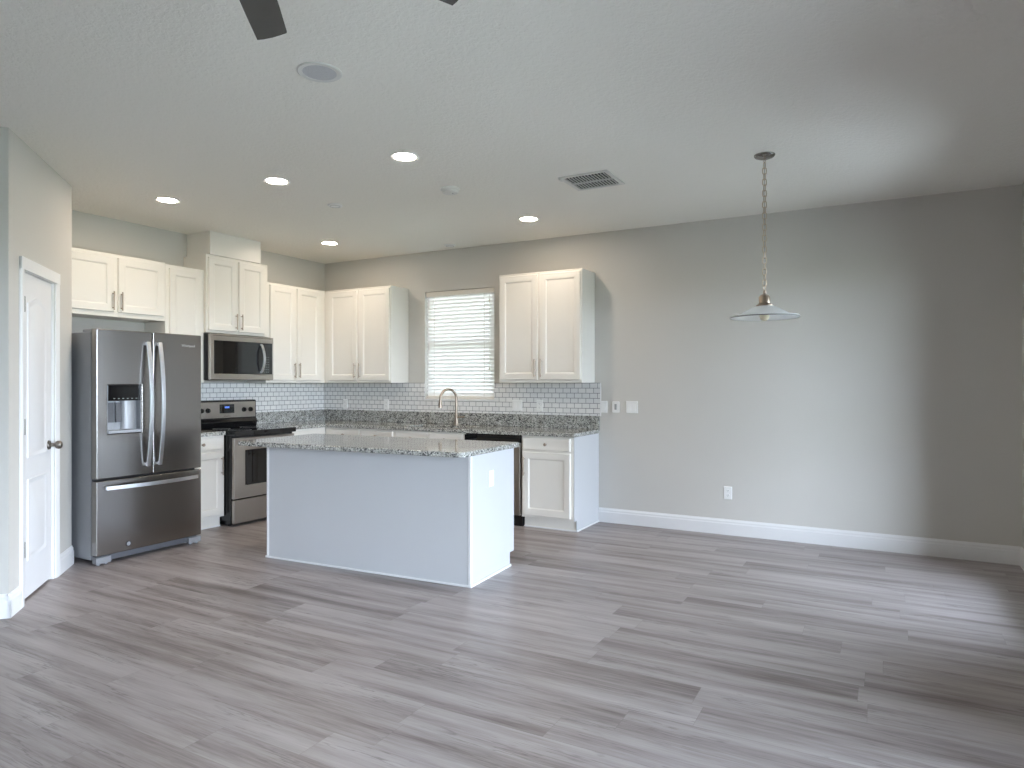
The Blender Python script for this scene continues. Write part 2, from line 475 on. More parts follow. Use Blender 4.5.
# front face of the leaf: slab, with two raised panels set into moulded recesses
lf.grid([LU0, LU1], [LZ0, LZ1], lambda i, j: False, .012, .047, pw)
leaf = off(lf.build('door_leaf', 'door', bevel=.002))
PU0, PU1 = LU0 + .115, LU1 - .115
for z0, z1, top in ((.90, 1.88, .045), (.25, .76, 0.0)):
    pm = MB()
    pm.rings([arch(PU0, PU1, z0, z1, top, i, dd) for i, dd in ((-.004, .0125), (0, .006), (.012, .006), (.022, .0115), (.034, .0115), (.05, .007))])
    o = pm.build('door_panel', 'door'); o.parent = leaf
for z in (.34, 1.10, 1.86):
    hb = MB(); p0 = Vector(pw(DS0 + .008, z - .045, -.004)); p1 = Vector(pw(DS0 + .008, z + .045, -.004))
    hb.cyl(p0, p1, .0095, n=10); hb.grid([DS0 + .008, DS0 + .022], [z - .042, z + .042], lambda i, j: False, .009, .0125, pw)
    for q in (p0, p1): hb.cyl(q - Vector((0, 0, .004)), q + Vector((0, 0, .004)), .009, n=10)
    off(hb.build('hinge', 'hinge'))
kb = MB(); ku, kz = LU1 - .065, .945
q = lambda ww: Vector(pw(ku, kz, ww))
kb.cyl(q(.013), q(.002), .033, .030, 20); kb.cyl(q(.002), q(-.028), .013, .011, 14)
kr = []
for i in range(9):
    t = math.pi * (.06 + .90 * i / 8); c = q(-.028 - .022 + .024 * math.cos(t)); r = .029 * math.sin(t) ** .8
    kr.append([c + (pd * math.cos(f) + Vector((0, 0, 1)) * math.sin(f)) * r for f in [2 * math.pi * k / 18 for k in range(18)]])
kb.rings(kr)
off(kb.build('door_knob', 'knob'))

# baseboards (profiled)
def baseboard(name, a, b, nrm, label):
    a, b, nrm = Vector(a), Vector(b), Vector(nrm).normalized()
    prof = [(0, 0), (.016, 0), (.016, .100), (.012, .108), (.012, .122), (.006, .132), (.004, .140), (0, .140)]
    s = MB(); d = (b - a)
    s.prism(prof, 0, 1, lambda x, y, z: tuple(a + d * z + nrm * x + Vector((0, 0, y))))
    return struct(s.build(name, 'trim', smooth=False), label, 'baseboard')
baseboard('baseboard_back', (-2.497, YB, 0), (XR, YB, 0), (0, -1, 0), 'white baseboard along the back wall')
baseboard('baseboard_right', (XR, DOOR2[1] + .02, 0), (XR, YB, 0), (-1, 0, 0), 'white baseboard along the right wall')
pz = lambda s: PA + pd * s
baseboard('baseboard_pantry_near', pz(-.016), pz(DS0 - cw + .012), pn, 'white baseboard left of the pantry door')
baseboard('baseboard_pantry_far', pz(DS1 + .008 + cw), pz(PL), pn, 'white baseboard right of the pantry door')
baseboard('baseboard_pantry_end', PA - pn * .125, PA + pn * .016, -pd, 'white baseboard on the end of the pantry wall')
baseboard('baseboard_rear', (XL, YF, 0), (XR, YF, 0), (0, 1, 0), 'white baseboard behind the camera')
baseboard('baseboard_left', (XL, YF, 0), (XL, PB.y - .1, 0), (1, 0, 0), 'white baseboard along the far left wall')

# kitchen window: frame, meeting rail, panes
w1 = struct(empty('window_1', (0, 0, 0)), 'kitchen window over the sink', 'window')
def window_frame(root, fn, u0, u1, v0, v1, mids, w0=.07, w1_=.12, fw=.045, horiz=True):
    f = MB()
    if horiz:
        zs = [v0, v0 + fw] + sum([[m - .022, m + .022] for m in mids], []) + [v1 - fw, v1]
        f.grid([u0, u0 + fw, u1 - fw, u1], zs, lambda i, j: i == 1 and j % 2 == 1, w0, w1_, fn)
        cells = [(u0 + fw, u1 - fw, zs[k], zs[k + 1]) for k in range(1, len(zs) - 1, 2)]
    else:
        us = [u0, u0 + fw] + sum([[m - .04, m + .04] for m in mids], []) + [u1 - fw, u1]
        f.grid(us, [v0, v0 + fw, v1 - fw, v1], lambda i, j: j == 1 and i % 2 == 1, w0, w1_, fn)
        cells = [(us[k], us[k + 1], v0 + fw, v1 - fw) for k in range(1, len(us) - 1, 2)]
    f.build('window_frame', 'trim', root, bevel=.003)
    for a, b, c, d in cells:
        MB().grid([a, b], [c, d], lambda i, j: False, (w0 + w1_) / 2 - .003, (w0 + w1_) / 2 + .003, fn).build('pane', 'glass', root, smooth=False)
window_frame(w1, lambda u, v, ww: (u, YB + ww, v), WIN1[0], WIN1[1], WIN1[2], WIN1[3], [1.80])
MB().box(WIN1[0] - .0, WIN1[1] + .0, YB - .012, YB + .07, WIN1[2] - .012, WIN1[2] + .006).build('window_sill', 'trim', w1, bevel=.003)
d2 = struct(empty('door_2'), 'sliding glass door in the right wall', 'door')
window_frame(d2, lambda u, v, ww: (XR + ww, u, v), DOOR2[0], DOOR2[1], 0.0, DOOR2[2], [DOOR2[0] + (DOOR2[1] - DOOR2[0]) * k / 2 for k in (1,)], fw=.07, horiz=False)
w2 = struct(empty('window_2'), 'tall window in the right wall', 'window')
window_frame(w2, lambda u, v, ww: (XR + ww, u, v), WIN2[0], WIN2[1], WIN2[2], WIN2[3], [1.2])
tag(MB().box(XR + T, XR + 4.5, -6, 12, -.16, -.06).build('patio', 'patio', smooth=False), 'pale concrete patio outside the sliding door', 'patio', kind='structure')
tag(MB().box(XR + T, XR + 4.0, -4.0, 9.5, 2.50, 2.70).build('sky_block_roof', 'trim', smooth=False), 'unseen white roof added over the patio to block high sky', 'roof', kind='structure')  # unseen slab, added to cut high sky so daylight enters more level
tag(MB().box(-40, 40, -40, 40, -.30, -.2).build('lawn', 'lawn', smooth=False), 'green lawn around the house', 'lawn', kind='structure')

# chase above the microwave cabinet
struct(MB().box(XL, -5.80, 4.418, 5.030, 2.637, H).build('wall_chase', 'cab', smooth=False), 'painted vent chase above the microwave cabinet', 'wall')

# ------------------------------------------------------------------ window blind
bl = thing('window_blind', 'white horizontal slat blind filling the kitchen window', 'blind', (0, YB, 0))
bx0, bx1 = WIN1[0] + .012, WIN1[1] - .008
MB().box(bx0, bx1, .004, .055, 2.352, 2.405).build('head_rail', 'rail', bl, bevel=.004)
sl = MB(); nsl = 27; z_lo, z_hi = 1.245, 2.335
for i in range(nsl):
    z = z_lo + (z_hi - z_lo) * i / (nsl - 1)
    m = Matrix.Translation((0, .03, z)) @ Matrix.Rotation(R(-66), 4, 'X')
    pr = [(-.025, 0), (-.0125, .0022), (0, .003), (.0125, .0022), (.025, 0), (.0125, -.0006), (0, .0002), (-.0125, -.0006)]
    sl.rings([[m @ Vector((x, y, zz)) for y, zz in pr] for x in (bx0 + .004, bx1 - .004)])
sl.build('slats', 'blind', bl)
MB().box(bx0, bx1, .010, .050, 1.194, 1.226).build('bottom_rail', 'rail', bl, bevel=.004)
for x in (bx0 + .12, bx1 - .12):
    MB().box(x - .002, x + .002, .001, .003, 1.22, 2.36).build('ladder_cord', 'rail', bl, smooth=False)
for zt, nm in ((2.26, 'cord_tassel'), (1.525, 'cord_tassel')):
    t = MB().lathe([(.003, .02), (.006, .012), (.007, -.01), (.004, -.016)], (bx1 - .05, -.004, zt), 10)
    t.tube([(bx1 - .05, -.004, 2.36), (bx1 - .05, -.004, zt + .018)], .0012, 6)
    t.build(nm, 'rail', bl)

# ------------------------------------------------------------------ cabinets
def rect(x0, x1, z0, z1, i, y): return [(x0 + i, y, z0 + i), (x1 - i, y, z0 + i), (x1 - i, y, z1 - i), (x0 + i, y, z1 - i)]
def cab_door(parent, x0, x1, z0, z1, handle=None, m='cab', frame=.055, name='door'):
    s = MB()
    s.rings([rect(x0, x1, z0, z1, i, y) for i, y in ((0, 0), (0, -.014), (.004, -.019), (frame - .006, -.019), (frame, -.0165), (frame + .006, -.0165), (frame + .017, -.008), (frame + .02, -.008))])
    d = s.build(name, m, parent)
    if handle: pull(d, *handle)
    return d
def pull(parent, x, z0, z1):
    s = MB(); y = -.046
    s.tube([(x, y, z0), (x, y, z1)], .0058, 10)
    for z in (z0 + .02, z1 - .02): s.cyl((x, -.0185, z), (x, y, z), .0045, n=8)
    return s.build('handle', 'nickel', parent)
def drawer(parent, x0, x1, z0, z1, m='cab'):
    s = MB(); s.rings([rect(x0, x1, z0, z1, i, y) for i, y in ((0, 0), (0, -.013), (.005, -.019), (.02, -.019), (.024, -.0175))])
    d = s.build('drawer', m, parent)
    k = MB(); c = Vector(((x0 + x1) / 2, -.0175, (z0 + z1) / 2))
    rr = []
    for yy, r in ((0, .009), (-.012, .006), (-.016, .013), (-.024, .0155), (-.030, .012), (-.032, .005)):
        rr.append([c + Vector((math.cos(t) * r, yy, math.sin(t) * r)) for t in [2 * math.pi * i / 16 for i in range(16)]])
    k.rings(rr); k.build('knob', 'nickel', d)
    return d

UG = 'white wall cabinets of the kitchen'
def upper(label, loc, rz, w, d, h, splits, hz, side='', margins=(.022, .022, .025, .028), gap=.02):
    t = thing('wall_cabinet', label, 'cabinet', loc, rz, UG)
    MB().box(0, w, 0, d, 0, h).build('cabinet_body', 'cab', t, bevel=.0015)
    l, r, tp, bt = margins
    if splits == 2:
        m = (l + w - r) / 2
        cab_door(t, l, m - gap / 2, bt, h - tp, (m - gap / 2 - .020, hz[0], hz[1]))
        cab_door(t, m + gap / 2, w - r, bt, h - tp, (m + gap / 2 + .020, hz[0], hz[1]))
    else:
        cab_door(t, l, w - r, bt, h - tp, None)
    return t
LR = R(90)
G = .001
def left_loc(y, z, xf): return (xf, y, z)
upper('wide short white cabinet above the refrigerator', (-5.844, 3.035, 1.945), LR, .935, 6.155 - 5.844 - G, .542, 2, (.055, .215), margins=(.03, .02, .03, .04), gap=.034)
upper('narrow tall white single-door cabinet between refrigerator and microwave', (-5.844, 3.972, 1.375), LR, .405, 6.155 - 5.844 - G, 1.100, 1, None, margins=(.035, .03, .03, .03))
upper('raised white two-door cabinet above the microwave', (-5.812, 4.379, 1.868), LR, .752, 6.155 - 5.812 - G, .766, 2, (.045, .205), margins=(.02, .045, .025, .025), gap=.026)
upper('white two-door cabinet right of the microwave reaching into the corner', (-5.844, 5.135, 1.375), LR, YB - 5.135 - G, 6.155 - 5.844 - G, 1.090, 2, (.055, .225), margins=(.05, .405, .025, .028), gap=.03)
upper('white two-door cabinet left of the window on the back wall', (-5.842, 6.013, 1.375), 0, .995, .319, 1.090, 2, (.055, .225), margins=(.07, .012, .025, .028), gap=.034)
upper('white two-door cabinet right of the window on the back wall', (-3.452, 6.013, 1.375), 0, .914, .319, 1.095, 2, (.055, .235), margins=(.014, .014, .022, .03), gap=.028)

BG = 'white base cabinets of the kitchen'
def base(label, loc, rz, w, doors, d=.608, margins=(.03, .03), handle_sides=None, top=.874):
    t = thing('base_cabinet', label, 'cabinet', loc, rz, BG)
    MB().prism([(.06, 0), (d, 0), (d, top), (.02, top), (.02, .874), (0, .874), (0, .102), (.06, .102)] if top < .87 else
               [(.06, 0), (d, 0), (d, .874), (0, .874), (0, .102), (.06, .102)], 0, w,
               lambda y, z, x: (x, y, z)).build('cabinet_body', 'cab', t, bevel=.0015)
    l, r = margins; n = doors; pitch = (w - l - r) / n
    for i in range(n):
        x0, x1 = l + i * pitch + (0 if i == 0 else .006), l + (i + 1) * pitch - (0 if i == n - 1 else .006)
        drawer(t, x0, x1, .742, .858)
        hs = (handle_sides or 'rl' * n)[i]
        hx = x0 + .026 if hs == 'l' else x1 - .026
        cab_door(t, x0, x1, .125, .722, (hx, .50, .675))
    return t
b_small = base('narrow white base cabinet between refrigerator and range', (-5.547, 3.868, 0), LR, .508, 1, margins=(.03, .02), handle_sides='r')
base('white base cabinet right of the range, mostly behind the island', (-5.547, 5.152, 0), LR, .570, 1, margins=(.02, .05), handle_sides='l')
base('white corner base cabinet under the left end of the back counter', (-5.545, 5.724, 0), 0, .983, 2, margins=(.06, .02))
base('white sink base cabinet below the faucet', (-4.560, 5.724, 0), 0, .880, 2, margins=(.02, .02), top=.69)
b_end = base('white end base cabinet right of the dishwasher', (-3.038, 5.724, 0), 0, .538, 1, margins=(.016, .03), handle_sides='l')
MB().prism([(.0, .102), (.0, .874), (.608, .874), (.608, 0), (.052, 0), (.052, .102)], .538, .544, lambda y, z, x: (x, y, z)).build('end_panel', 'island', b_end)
sm = MB().box(.0, .544, .046, .060, 0, .012); sm.box(.544, .556, .046, .607, 0, .014); sm.build('shoe_moulding', 'trim', b_end, bevel=.003)
MB().box(0, .508, .050, .060, 0, .012).build('shoe_moulding', 'trim', b_small, bevel=.003)

# ------------------------------------------------------------------ back counter with splash, sink, faucet
ct = thing('countertop', 'speckled grey granite countertop along the back wall and corner', 'countertop', (0, 0, 0))
SX0, SX1, SY0, SY1 = -4.50, -3.76, 5.80, 6.13
XY = lambda u, v, ww: (u, v, ww)
xs = [XL + G, -5.520, SX0, SX1, -2.482]; ys = [5.150, 5.694, SY0, SY1, YB - G]
def hole(i, j):
    if i == 2 and j == 2: return True
    return i > 0 and j == 0
MB().grid(xs, ys, hole, .8755, .914, XY).build('slab', 'granite', ct, bevel=.005)
MB().box(XL + .022, -2.484, YB - .021, YB - G, .9142, 1.045).build('backsplash_strip', 'granite', ct, bevel=.003)
MB().box(XL + G, XL + .021, 5.150, YB - G, .9142, 1.045).build('backsplash_strip', 'granite', ct, bevel=.003)
ct2 = thing('countertop', 'small granite countertop between refrigerator and range', 'countertop', (0, 0, 0))
MB().box(XL + G, -5.520, 3.862, 4.378, .8755, .914).build('slab', 'granite', ct2, bevel=.005)
MB().box(XL + G, XL + .021, 3.862, 4.378, .9142, 1.045).build('backsplash_strip', 'granite', ct2, bevel=.003)

tb = MB()
zb, zt = 1.0455, 1.3745
tb.grid([XL + .01, WIN1[0] - .002, WIN1[1] + .002, -2.478], [zb, WIN1[2] - .014, zt], lambda i, j: i == 1 and j == 1, YB - .009, YB - G, XZ)
tbo = tag(tb.build('tile_backsplash', 'tile_x', smooth=False), 'white subway tile backsplash along the back wall under the window', 'backsplash', 'subway tile backsplashes')
MB().box(-2.478, -2.470, YB - .011, YB - G, zb, zt).build('edge_trim', 'trim', tbo)
tl = MB().grid([3.862, 4.384, 5.148, YB - .012], [.90, zb, zt], lambda i, j: j == 0 and i != 1, XL + G, XL + .009, YZ)
tag(tl.build('tile_backsplash', 'tile_y', smooth=False), 'white subway tile backsplash on the side wall behind the range', 'backsplash', 'subway tile backsplashes')

sk = thing('kitchen_sink', 'stainless undermount sink in the back counter below the window', 'sink', (0, 0, 0))
s = MB(); i = .004
s.grid([SX0 - .01, SX1 + .01], [SY0 - .01, SY1 + .01], lambda a, b: False, .70, .703, XY)
for a in ((SX0 - .013, SX0 - .010, SY0 - .013, SY1 + .013), (SX1 + .010, SX1 + .013, SY0 - .013, SY1 + .013), (SX0 - .01, SX1 + .01, SY0 - .013, SY0 - .01), (SX0 - .01, SX1 + .01, SY1 + .01, SY1 + .013)):
    s.box(*a, .70, .8745)
s.build('basin', 'steel', sk)
MB().lathe([(.04, 0), (.04, .004), (.03, .004), (.012, .001)], ((SX0 + SX1) / 2, (SY0 + SY1) / 2, .703), 20).build('drain', 'steel_b', sk)

fa = thing('faucet', 'brushed nickel gooseneck faucet standing before the window', 'faucet', (-4.10, 6.205, .9145), R(0))
MB().lathe([(.027, 0), (.027, .006), (.022, .012), (.019, .05), (.018, .115), (.0145, .122)], (0, 0, 0), 20).build('faucet_base', 'nickel', fa)
dv = Vector((-.36, -.93, 0)).normalized(); pts = [Vector((0, 0, .118)), Vector((0, 0, .2)), Vector((0, 0, .27))]
rad = .105
for k in range(1, 15):
    a = math.pi * k / 14 * 1.02
    pts.append(dv * (rad - rad * math.cos(a)) + Vector((0, 0, .285 + rad * math.sin(a))))
MB().tube(pts, .0135, 12).build('spout', 'nickel', fa)
e0 = pts[-1]; MB().cyl(e0 + Vector((0, 0, .005)), e0 - Vector((0, 0, .035)), .0155, .018, 14).cyl(e0 - Vector((0, 0, .035)), e0 - Vector((0, 0, .085)), .0205, .0225, 14).build('spray_head', 'nickel', fa)
MB().cyl((.015, 0, .085), (.04, 0, .088), .011, n=12).tube([(.035, 0, .088), (.06, -.005, .090), (.105, -.012, .094)], .0105, 10).build('lever', 'nickel', fa)

# ------------------------------------------------------------------ island
IA = R(2.9)
isl = thing('kitchen_island', 'white paneled kitchen island under a granite top', 'island', (-2.44, 3.865, 0), IA)
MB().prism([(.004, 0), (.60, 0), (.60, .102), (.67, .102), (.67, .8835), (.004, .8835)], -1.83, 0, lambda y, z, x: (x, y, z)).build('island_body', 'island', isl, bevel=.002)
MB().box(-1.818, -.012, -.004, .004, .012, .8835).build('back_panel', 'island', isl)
for x in (-.016, -1.836): MB().box(x, x + .022, -.008, .014, .012, .883).build('corner_trim', 'trim', isl, bevel=.003)
s = MB().box(-1.846, .012, -.016, -.006, 0, .016); s.box(.0, .013, -.016, .60, 0, .017); s.build('shoe_moulding', 'trim', isl, bevel=.004)
for k in range(3):
    x0 = -1.82 + k * .602; sx = MB()
    def mir(loop): return [(x0 + .594 - p[0], .67 - p[1], p[2]) for p in loop]
    sx.rings([mir(rect(0, .594, .125, .72, i, y)) for i, y in ((0, 0), (0, -.014), (.004, -.019), (.049, -.019), (.055, -.0165), (.072, -.008))])
    d = sx.build('door', 'cab', isl)
    hx = MB().tube([(x0 + .03, .716, .5), (x0 + .03, .716, .67)], .0058, 10)
    for z in (.52, .65): hx.cyl((x0 + .03, .6885, z), (x0 + .03, .716, z), .0045, n=8)
    hx.build('handle', 'nickel', d)
    dx = MB(); dx.rings([mir(rect(0, .594, .742, .862, i, y)) for i, y in ((0, 0), (0, -.013), (.005, -.019), (.02, -.019))])
    dd = dx.build('drawer', 'cab', isl)
    MB().cyl((x0 + .297, .688, .80), (x0 + .297, .716, .80), .008, .014, 14).build('knob', 'nickel', dd)

def round_poly(x0, x1, y0, y1, r, n=5):
    out = []
    for cx, cy, a0 in ((x1 - r, y0 + r, -90), (x1 - r, y1 - r, 0), (x0 + r, y1 - r, 90), (x0 + r, y0 + r, 180)):
        for k in range(n + 1):
            a = R(a0 + 90 * k / n); out.append((cx + r * math.cos(a), cy + r * math.sin(a)))
    return out
it = tag(MB().prism(round_poly(-2.01, .03, -.150, .725, .035), .884, .920).build('island_countertop', 'granite', None, bevel=.006, loc=(-2.44, 3.865, 0), rz=IA),
         'polished speckled granite top of the island', 'countertop')

# ------------------------------------------------------------------ wall plates
OG = 'white outlets and switches'
def plate(root, w_, h_, th=.006):
    s = MB(); s.rings([[(x * (w_ / 2 - i), y, z * (h_ / 2 - i)) for x, z in ((-1, -1), (1, -1), (1, 1), (-1, 1))] for i, y in ((0, 0), (0, -th * .5), (.004, -th))])
    return s.build('cover_plate', 'plastic', root)
def outlet(label, loc, rz, gfci=False):
    t = thing('outlet', label, 'outlet', loc, rz, OG); plate(t, .072, .116)
    for z in (-.021, .021):
        s = MB().prism(round_poly(-.017, .017, z - .014, z + .014, .008, 4), -.0085, -.004, lambda a, b, c: (a, c, b))
        f = s.build('receptacle', 'plastic', t)
        q = MB()
        for x in (-.006, .006): q.box(x - .001, x + .001, -.0089, -.0080, z - .002, z + .007)
        q.cyl((0, -.0089, z - .008), (0, -.008, z - .008), .0022, n=10)
        q.build('slots', 'dark', f)
    return t
def switch(label, loc, rz, gangs, dark=False):
    t = thing('light_switch', label, 'switch', loc, rz, OG); plate(t, .072 + .046 * (gangs - 1), .116)
    for g in range(gangs):
        x = (g - (gangs - 1) / 2) * .046
        s = MB(); s.rings([[(x + a * .0165, y + (.003 * b if k else 0), b * .033) for a, b in ((-1, -1), (1, -1), (1, 1), (-1, 1))] for k, y in enumerate((-.004, -.009))])
        s.build('rocker', 'plastic', t, bevel=.001)
    return t
yw = YB - .0005; yt = YB - .0095
outlet('white outlet on the tile nearest the left corner of the back wall', (-5.803, yt, 1.118), 0)
outlet('white outlet on the tile left of the window', (-5.164, yt, 1.122), 0)
switch('white two-gang switch on the tile just right of the window', (-3.41, yt, 1.137), 0, 2)
outlet('white outlet on the tile under the right wall cabinet', (-3.145, yt, 1.14), 0)
switch('white single switch on the wall right at the end of the tile', (-2.441, yw, 1.137), 0, 1)
sd = thing('wall_control', 'small white control with a dark slot between two wall switches', 'control', (-2.315, yw, 1.138), 0)
MB().prism(round_poly(-.036, .036, -.055, .055, .008), -.012, 0, lambda a, b, c: (a, c, b)).build('housing', 'plastic', sd, bevel=.002)
MB().box(-.011, .011, -.016, -.0115, -.026, .03).build('slider', 'grey', sd, bevel=.001)
switch('white two-gang switch on the bare wall right of the kitchen', (-2.152, yw, 1.14), 0, 2)
outlet('white outlet low on the bare back wall above the baseboard', (-1.249, yw, .378), 0)
tt = Vector((math.cos(IA), math.sin(IA), 0)); nn = Vector((-math.sin(IA), math.cos(IA), 0))
pp = Vector((-2.44, 3.865, .695)) + nn * .295 + tt * .0005
outlet('white outlet on the right end of the island', pp, IA + R(90))

# ------------------------------------------------------------------ refrigerator (local x along the wall, y into the wall, doors at y = 0)
fr = thing('refrigerator', 'stainless french-door refrigerator with bottom freezer and dispenser', 'refrigerator', (-5.158, 2.952, 0), LR)
FW, FDp, FT = .888, .93, 1.780
MB().box(.004, FW - .004, .085, FDp, .035, 1.757).build('cabinet_shell', 'side', fr, bevel=.006)
MB().box(.016, FW - .016, .068, .088, .08, 1.745).build('door_gasket', 'dark', fr)
hx = (FW) / 2
# left door with the dispenser opening
DX0, DX1, DZ0, DZ1 = .085, .352, .985, 1.357
ld = MB().grid([0, DX0, DX1, hx - .003], [.648, DZ0, DZ1, FT], lambda i, j: i == 1 and j == 1, 0, .068, XZ).build('left_door', 'steel_f', fr, bevel=.008, seg=3)
rd = MB().box(hx + .003, FW, 0, .068, .648, FT).build('right_door', 'steel_f', fr, bevel=.008, seg=3)
fz = MB().box(0, FW, 0, .068, .072, .634).build('freezer_drawer', 'steel_f', fr, bevel=.008, seg=3)
dp = MB(); dp.box(DX0 + .001, DX1 - .001, .058, .066, DZ0 + .001, DZ1 - .001)
dp.box(DX0 + .001, DX0 + .006, .006, .058, DZ0 + .001, DZ1 - .001); dp.box(DX1 - .006, DX1 - .001, .006, .058, DZ0 + .001, DZ1 - .001)
disp = dp.build('dispenser', 'silver', fr, bevel=.001)
dcp = MB().box(DX0 + .006, DX1 - .006, .004, .050, 1.236, DZ1 - .002).build('control_panel', 'bglass', disp, bevel=.002)
ic = MB()
for k in range(6):
    x = DX0 + .045 + k * .035
    ic.box(x, x + .014, .0032, .0042, 1.250, 1.256)
absorb(dcp, ic.build('panel_icons', 'icon', disp, smooth=False))
cv = MB(); arcp = []
for k in range(13):
    a = R(180 * k / 12); arcp.append((DX0 + .19 - .062 * math.cos(a), .058 - .042 * math.sin(a)))
cv.prism(arcp, DZ0 + .03, 1.235); cv.build('chute_housing', 'silver', disp)
for x in (DX0 + .022, DX0 + .082):
    MB().box(x, x + .042, .030, .040, 1.070, 1.222)  .build('paddle', 'paddle', disp, bevel=.003)
MB().box(DX0 + .003, DX1 - .003, -.006, .058, DZ0 + .001, DZ0 + .026).build('drip_tray', 'silver', disp, bevel=.003)
def bow(p0, p1, out, n=14, ends=.03):
    p0, p1 = Vector(p0), Vector(p1); r = []
    for k in range(n + 1):
        t = k / n; r.append(p0.lerp(p1, t) + Vector((0, -(ends + out * (1 - (2 * t - 1) ** 2)), 0)))
    return r
def fridge_handle(parent, p0, p1, side):
    s = MB(); pts = bow(p0, p1, .048, ends=.022)
    s.tube(pts, .007, w=.030, side=side)
    for p in (pts[0], pts[-1]):
        q = Vector(p1) - Vector(p0); q.normalize(); q = q if p is pts[0] else -q
        c = p + q * .016; a = Vector(side) * .012
        s.rings([[c + a * i + q * .012 * j + Vector((0, y, 0)) for i, j in ((-1, -1), (1, -1), (1, 1), (-1, 1))] for y in (0, -p.y - .0005)])
    s.build('handle', 'steel_b', parent, bevel=.0025)
fridge_handle(ld, (hx - .050, 0, .712), (hx - .050, 0, 1.700), (1, 0, 0))
fridge_handle(rd, (hx + .050, 0, .712), (hx + .050, 0, 1.700), (1, 0, 0))
fridge_handle(fz, (.062, 0, .578), (FW - .05, 0, .578), (0, 0, 1))
MB().cyl((.245, .001, .125), (.245, -.003, .125), .017, n=20).build('round_badge', 'silver', fz)
rg = MB()
rg.lathe([(.016, .0), (.019, 0), (.019, .002), (.016, .002)], (0, 0, 0), 24, closed=True)
bmesh.ops.transform(rg.b, matrix=Matrix.Translation((.245, -.003, .125)) @ Matrix.Rotation(R(90), 4, 'X'), verts=rg.b.verts)
rg.build('badge_ring', 'dark', fz)
lettering('brand_lettering', 'Whirlpool', .030, 'mark', rd, FRONT(FW - .125, -.0006, 1.685))
MB().box(.02, FW - .02, .035, .09, .022, .066).build('toe_grille', 'paddle', fr, bevel=.003)
for x in (.0, FW - .115):
    s = MB().prism([(x, .004), (x + .115, .004), (x + .108, .07), (x + .008, .07)], .014, .060, lambda a, b, c: (a, b, c)); s.cyl((x + .03, .03, 0), (x + .03, .03, .016), .014, n=12)
    s.cyl((x + .085, .03, 0), (x + .085, .03, .016), .014, n=12)
    s.build('foot', 'side', fr, bevel=.003)
for x in (.06, FW - .06):
    MB().cyl((x, FDp - .08, 0), (x, FDp - .08, .036), .018, n=12).build('foot', 'side', fr)
for x0 in (.006, FW - .096):
    MB().box(x0, x0 + .09, .012, .19, 1.7575, 1.779).build('hinge_cover', 'side', fr, bevel=.004)

# ------------------------------------------------------------------ range
rn = thing('range', 'stainless and black electric range with backguard controls', 'stove', (-5.422, 4.386, 0), LR)
RW = .758
s = MB().prism([(.045, 0.05), (.70, .05), (.70, .8655), (.035, .8655), (.035, .10), (.045, .10)], 0, RW, lambda y, z, x: (x, y, z)); s.build('body', 'black', rn, bevel=.003)
MB().box(.02, RW - .02, .07, .66, .012, .05).build('plinth', 'black', rn)
for x in (.05, RW - .05):
    for y in (.12, .6): MB().cyl((x, y, 0), (x, y, .014), .016, n=10).build('foot', 'black', rn)
dr = MB().box(.004, RW - .004, 0, .034, .030, .252).build('storage_drawer', 'steel', rn, bevel=.004)
WX0, WX1, WZ0, WZ1 = .135, RW - .135, .385, .725
od = MB().grid([.004, WX0, WX1, RW - .004], [.264, WZ0, WZ1, .846], lambda i, j: i == 1 and j == 1, 0, .034, XZ).build('oven_door', 'steel', rn, bevel=.004)
MB().prism(round_poly(WX0 + .001, WX1 - .001, WZ0 + .001, WZ1 - .001, .02), -.002, .022, lambda a, b, c: (a, c, b)).build('oven_window', 'bglass', od, bevel=.002)
s = MB(); s.tube([(.04, -.045, .81), (RW - .04, -.045, .81)], .0125, 14)
for x in (.075, RW - .075): s.cyl((x, .001, .81), (x, -.045, .81), .009, n=10)
s.build('handle', 'steel_b', od)
ck = MB().box(-.004, RW + .004, -.018, .60, .866, .912).build('cooktop', 'bglass', rn, bevel=.004)
for (x, y, r) in ((.20, .16, .105), (.56, .16, .085), (.20, .43, .08), (.56, .43, .105)):
    t = MB().lathe([(r, .9120), (r + .003, .9120), (r + .003, .9126), (r, .9126)], (x, y, 0), 36, closed=True); t.build('burner_ring', 'grey', ck)
s = MB().prism([(.575, .9125), (.70, .9125), (.70, 1.195), (.600, 1.195), (.585, 1.19), (.580, 1.0), (.560, .97)], 0, RW + .002, lambda y, z, x: (x, y, z))
bgd = s.build('backguard', 'black', rn, bevel=.004)
MB().box(.014, RW - .014, .574, .586, 1.012, 1.176).build('control_fascia', 'steel', bgd, bevel=.003)
dis = MB().box(.29, .468, .5705, .5755, 1.060, 1.152).build('display', 'bglass', bgd, bevel=.001)
dg = MB()
for x in (.352, .366, .382, .396): dg.box(x, x + .008, .5698, .5704, 1.112, 1.130)
absorb(dis, dg.build('clock_digits', 'led', dis, smooth=False))
for x in (.075, .150, .590, .675):
    k = MB(); k.cyl((x, .5745, 1.092), (x, .553, 1.092), .026, .021, 18); k.box(x - .005, x + .005, .545, .556, 1.072, 1.112); k.build('knob', 'black', bgd, bevel=.001)
lettering('brand_lettering', 'Whirlpool', .016, 'dark', bgd, FRONT(RW / 2, .5737, 1.030), .0004)

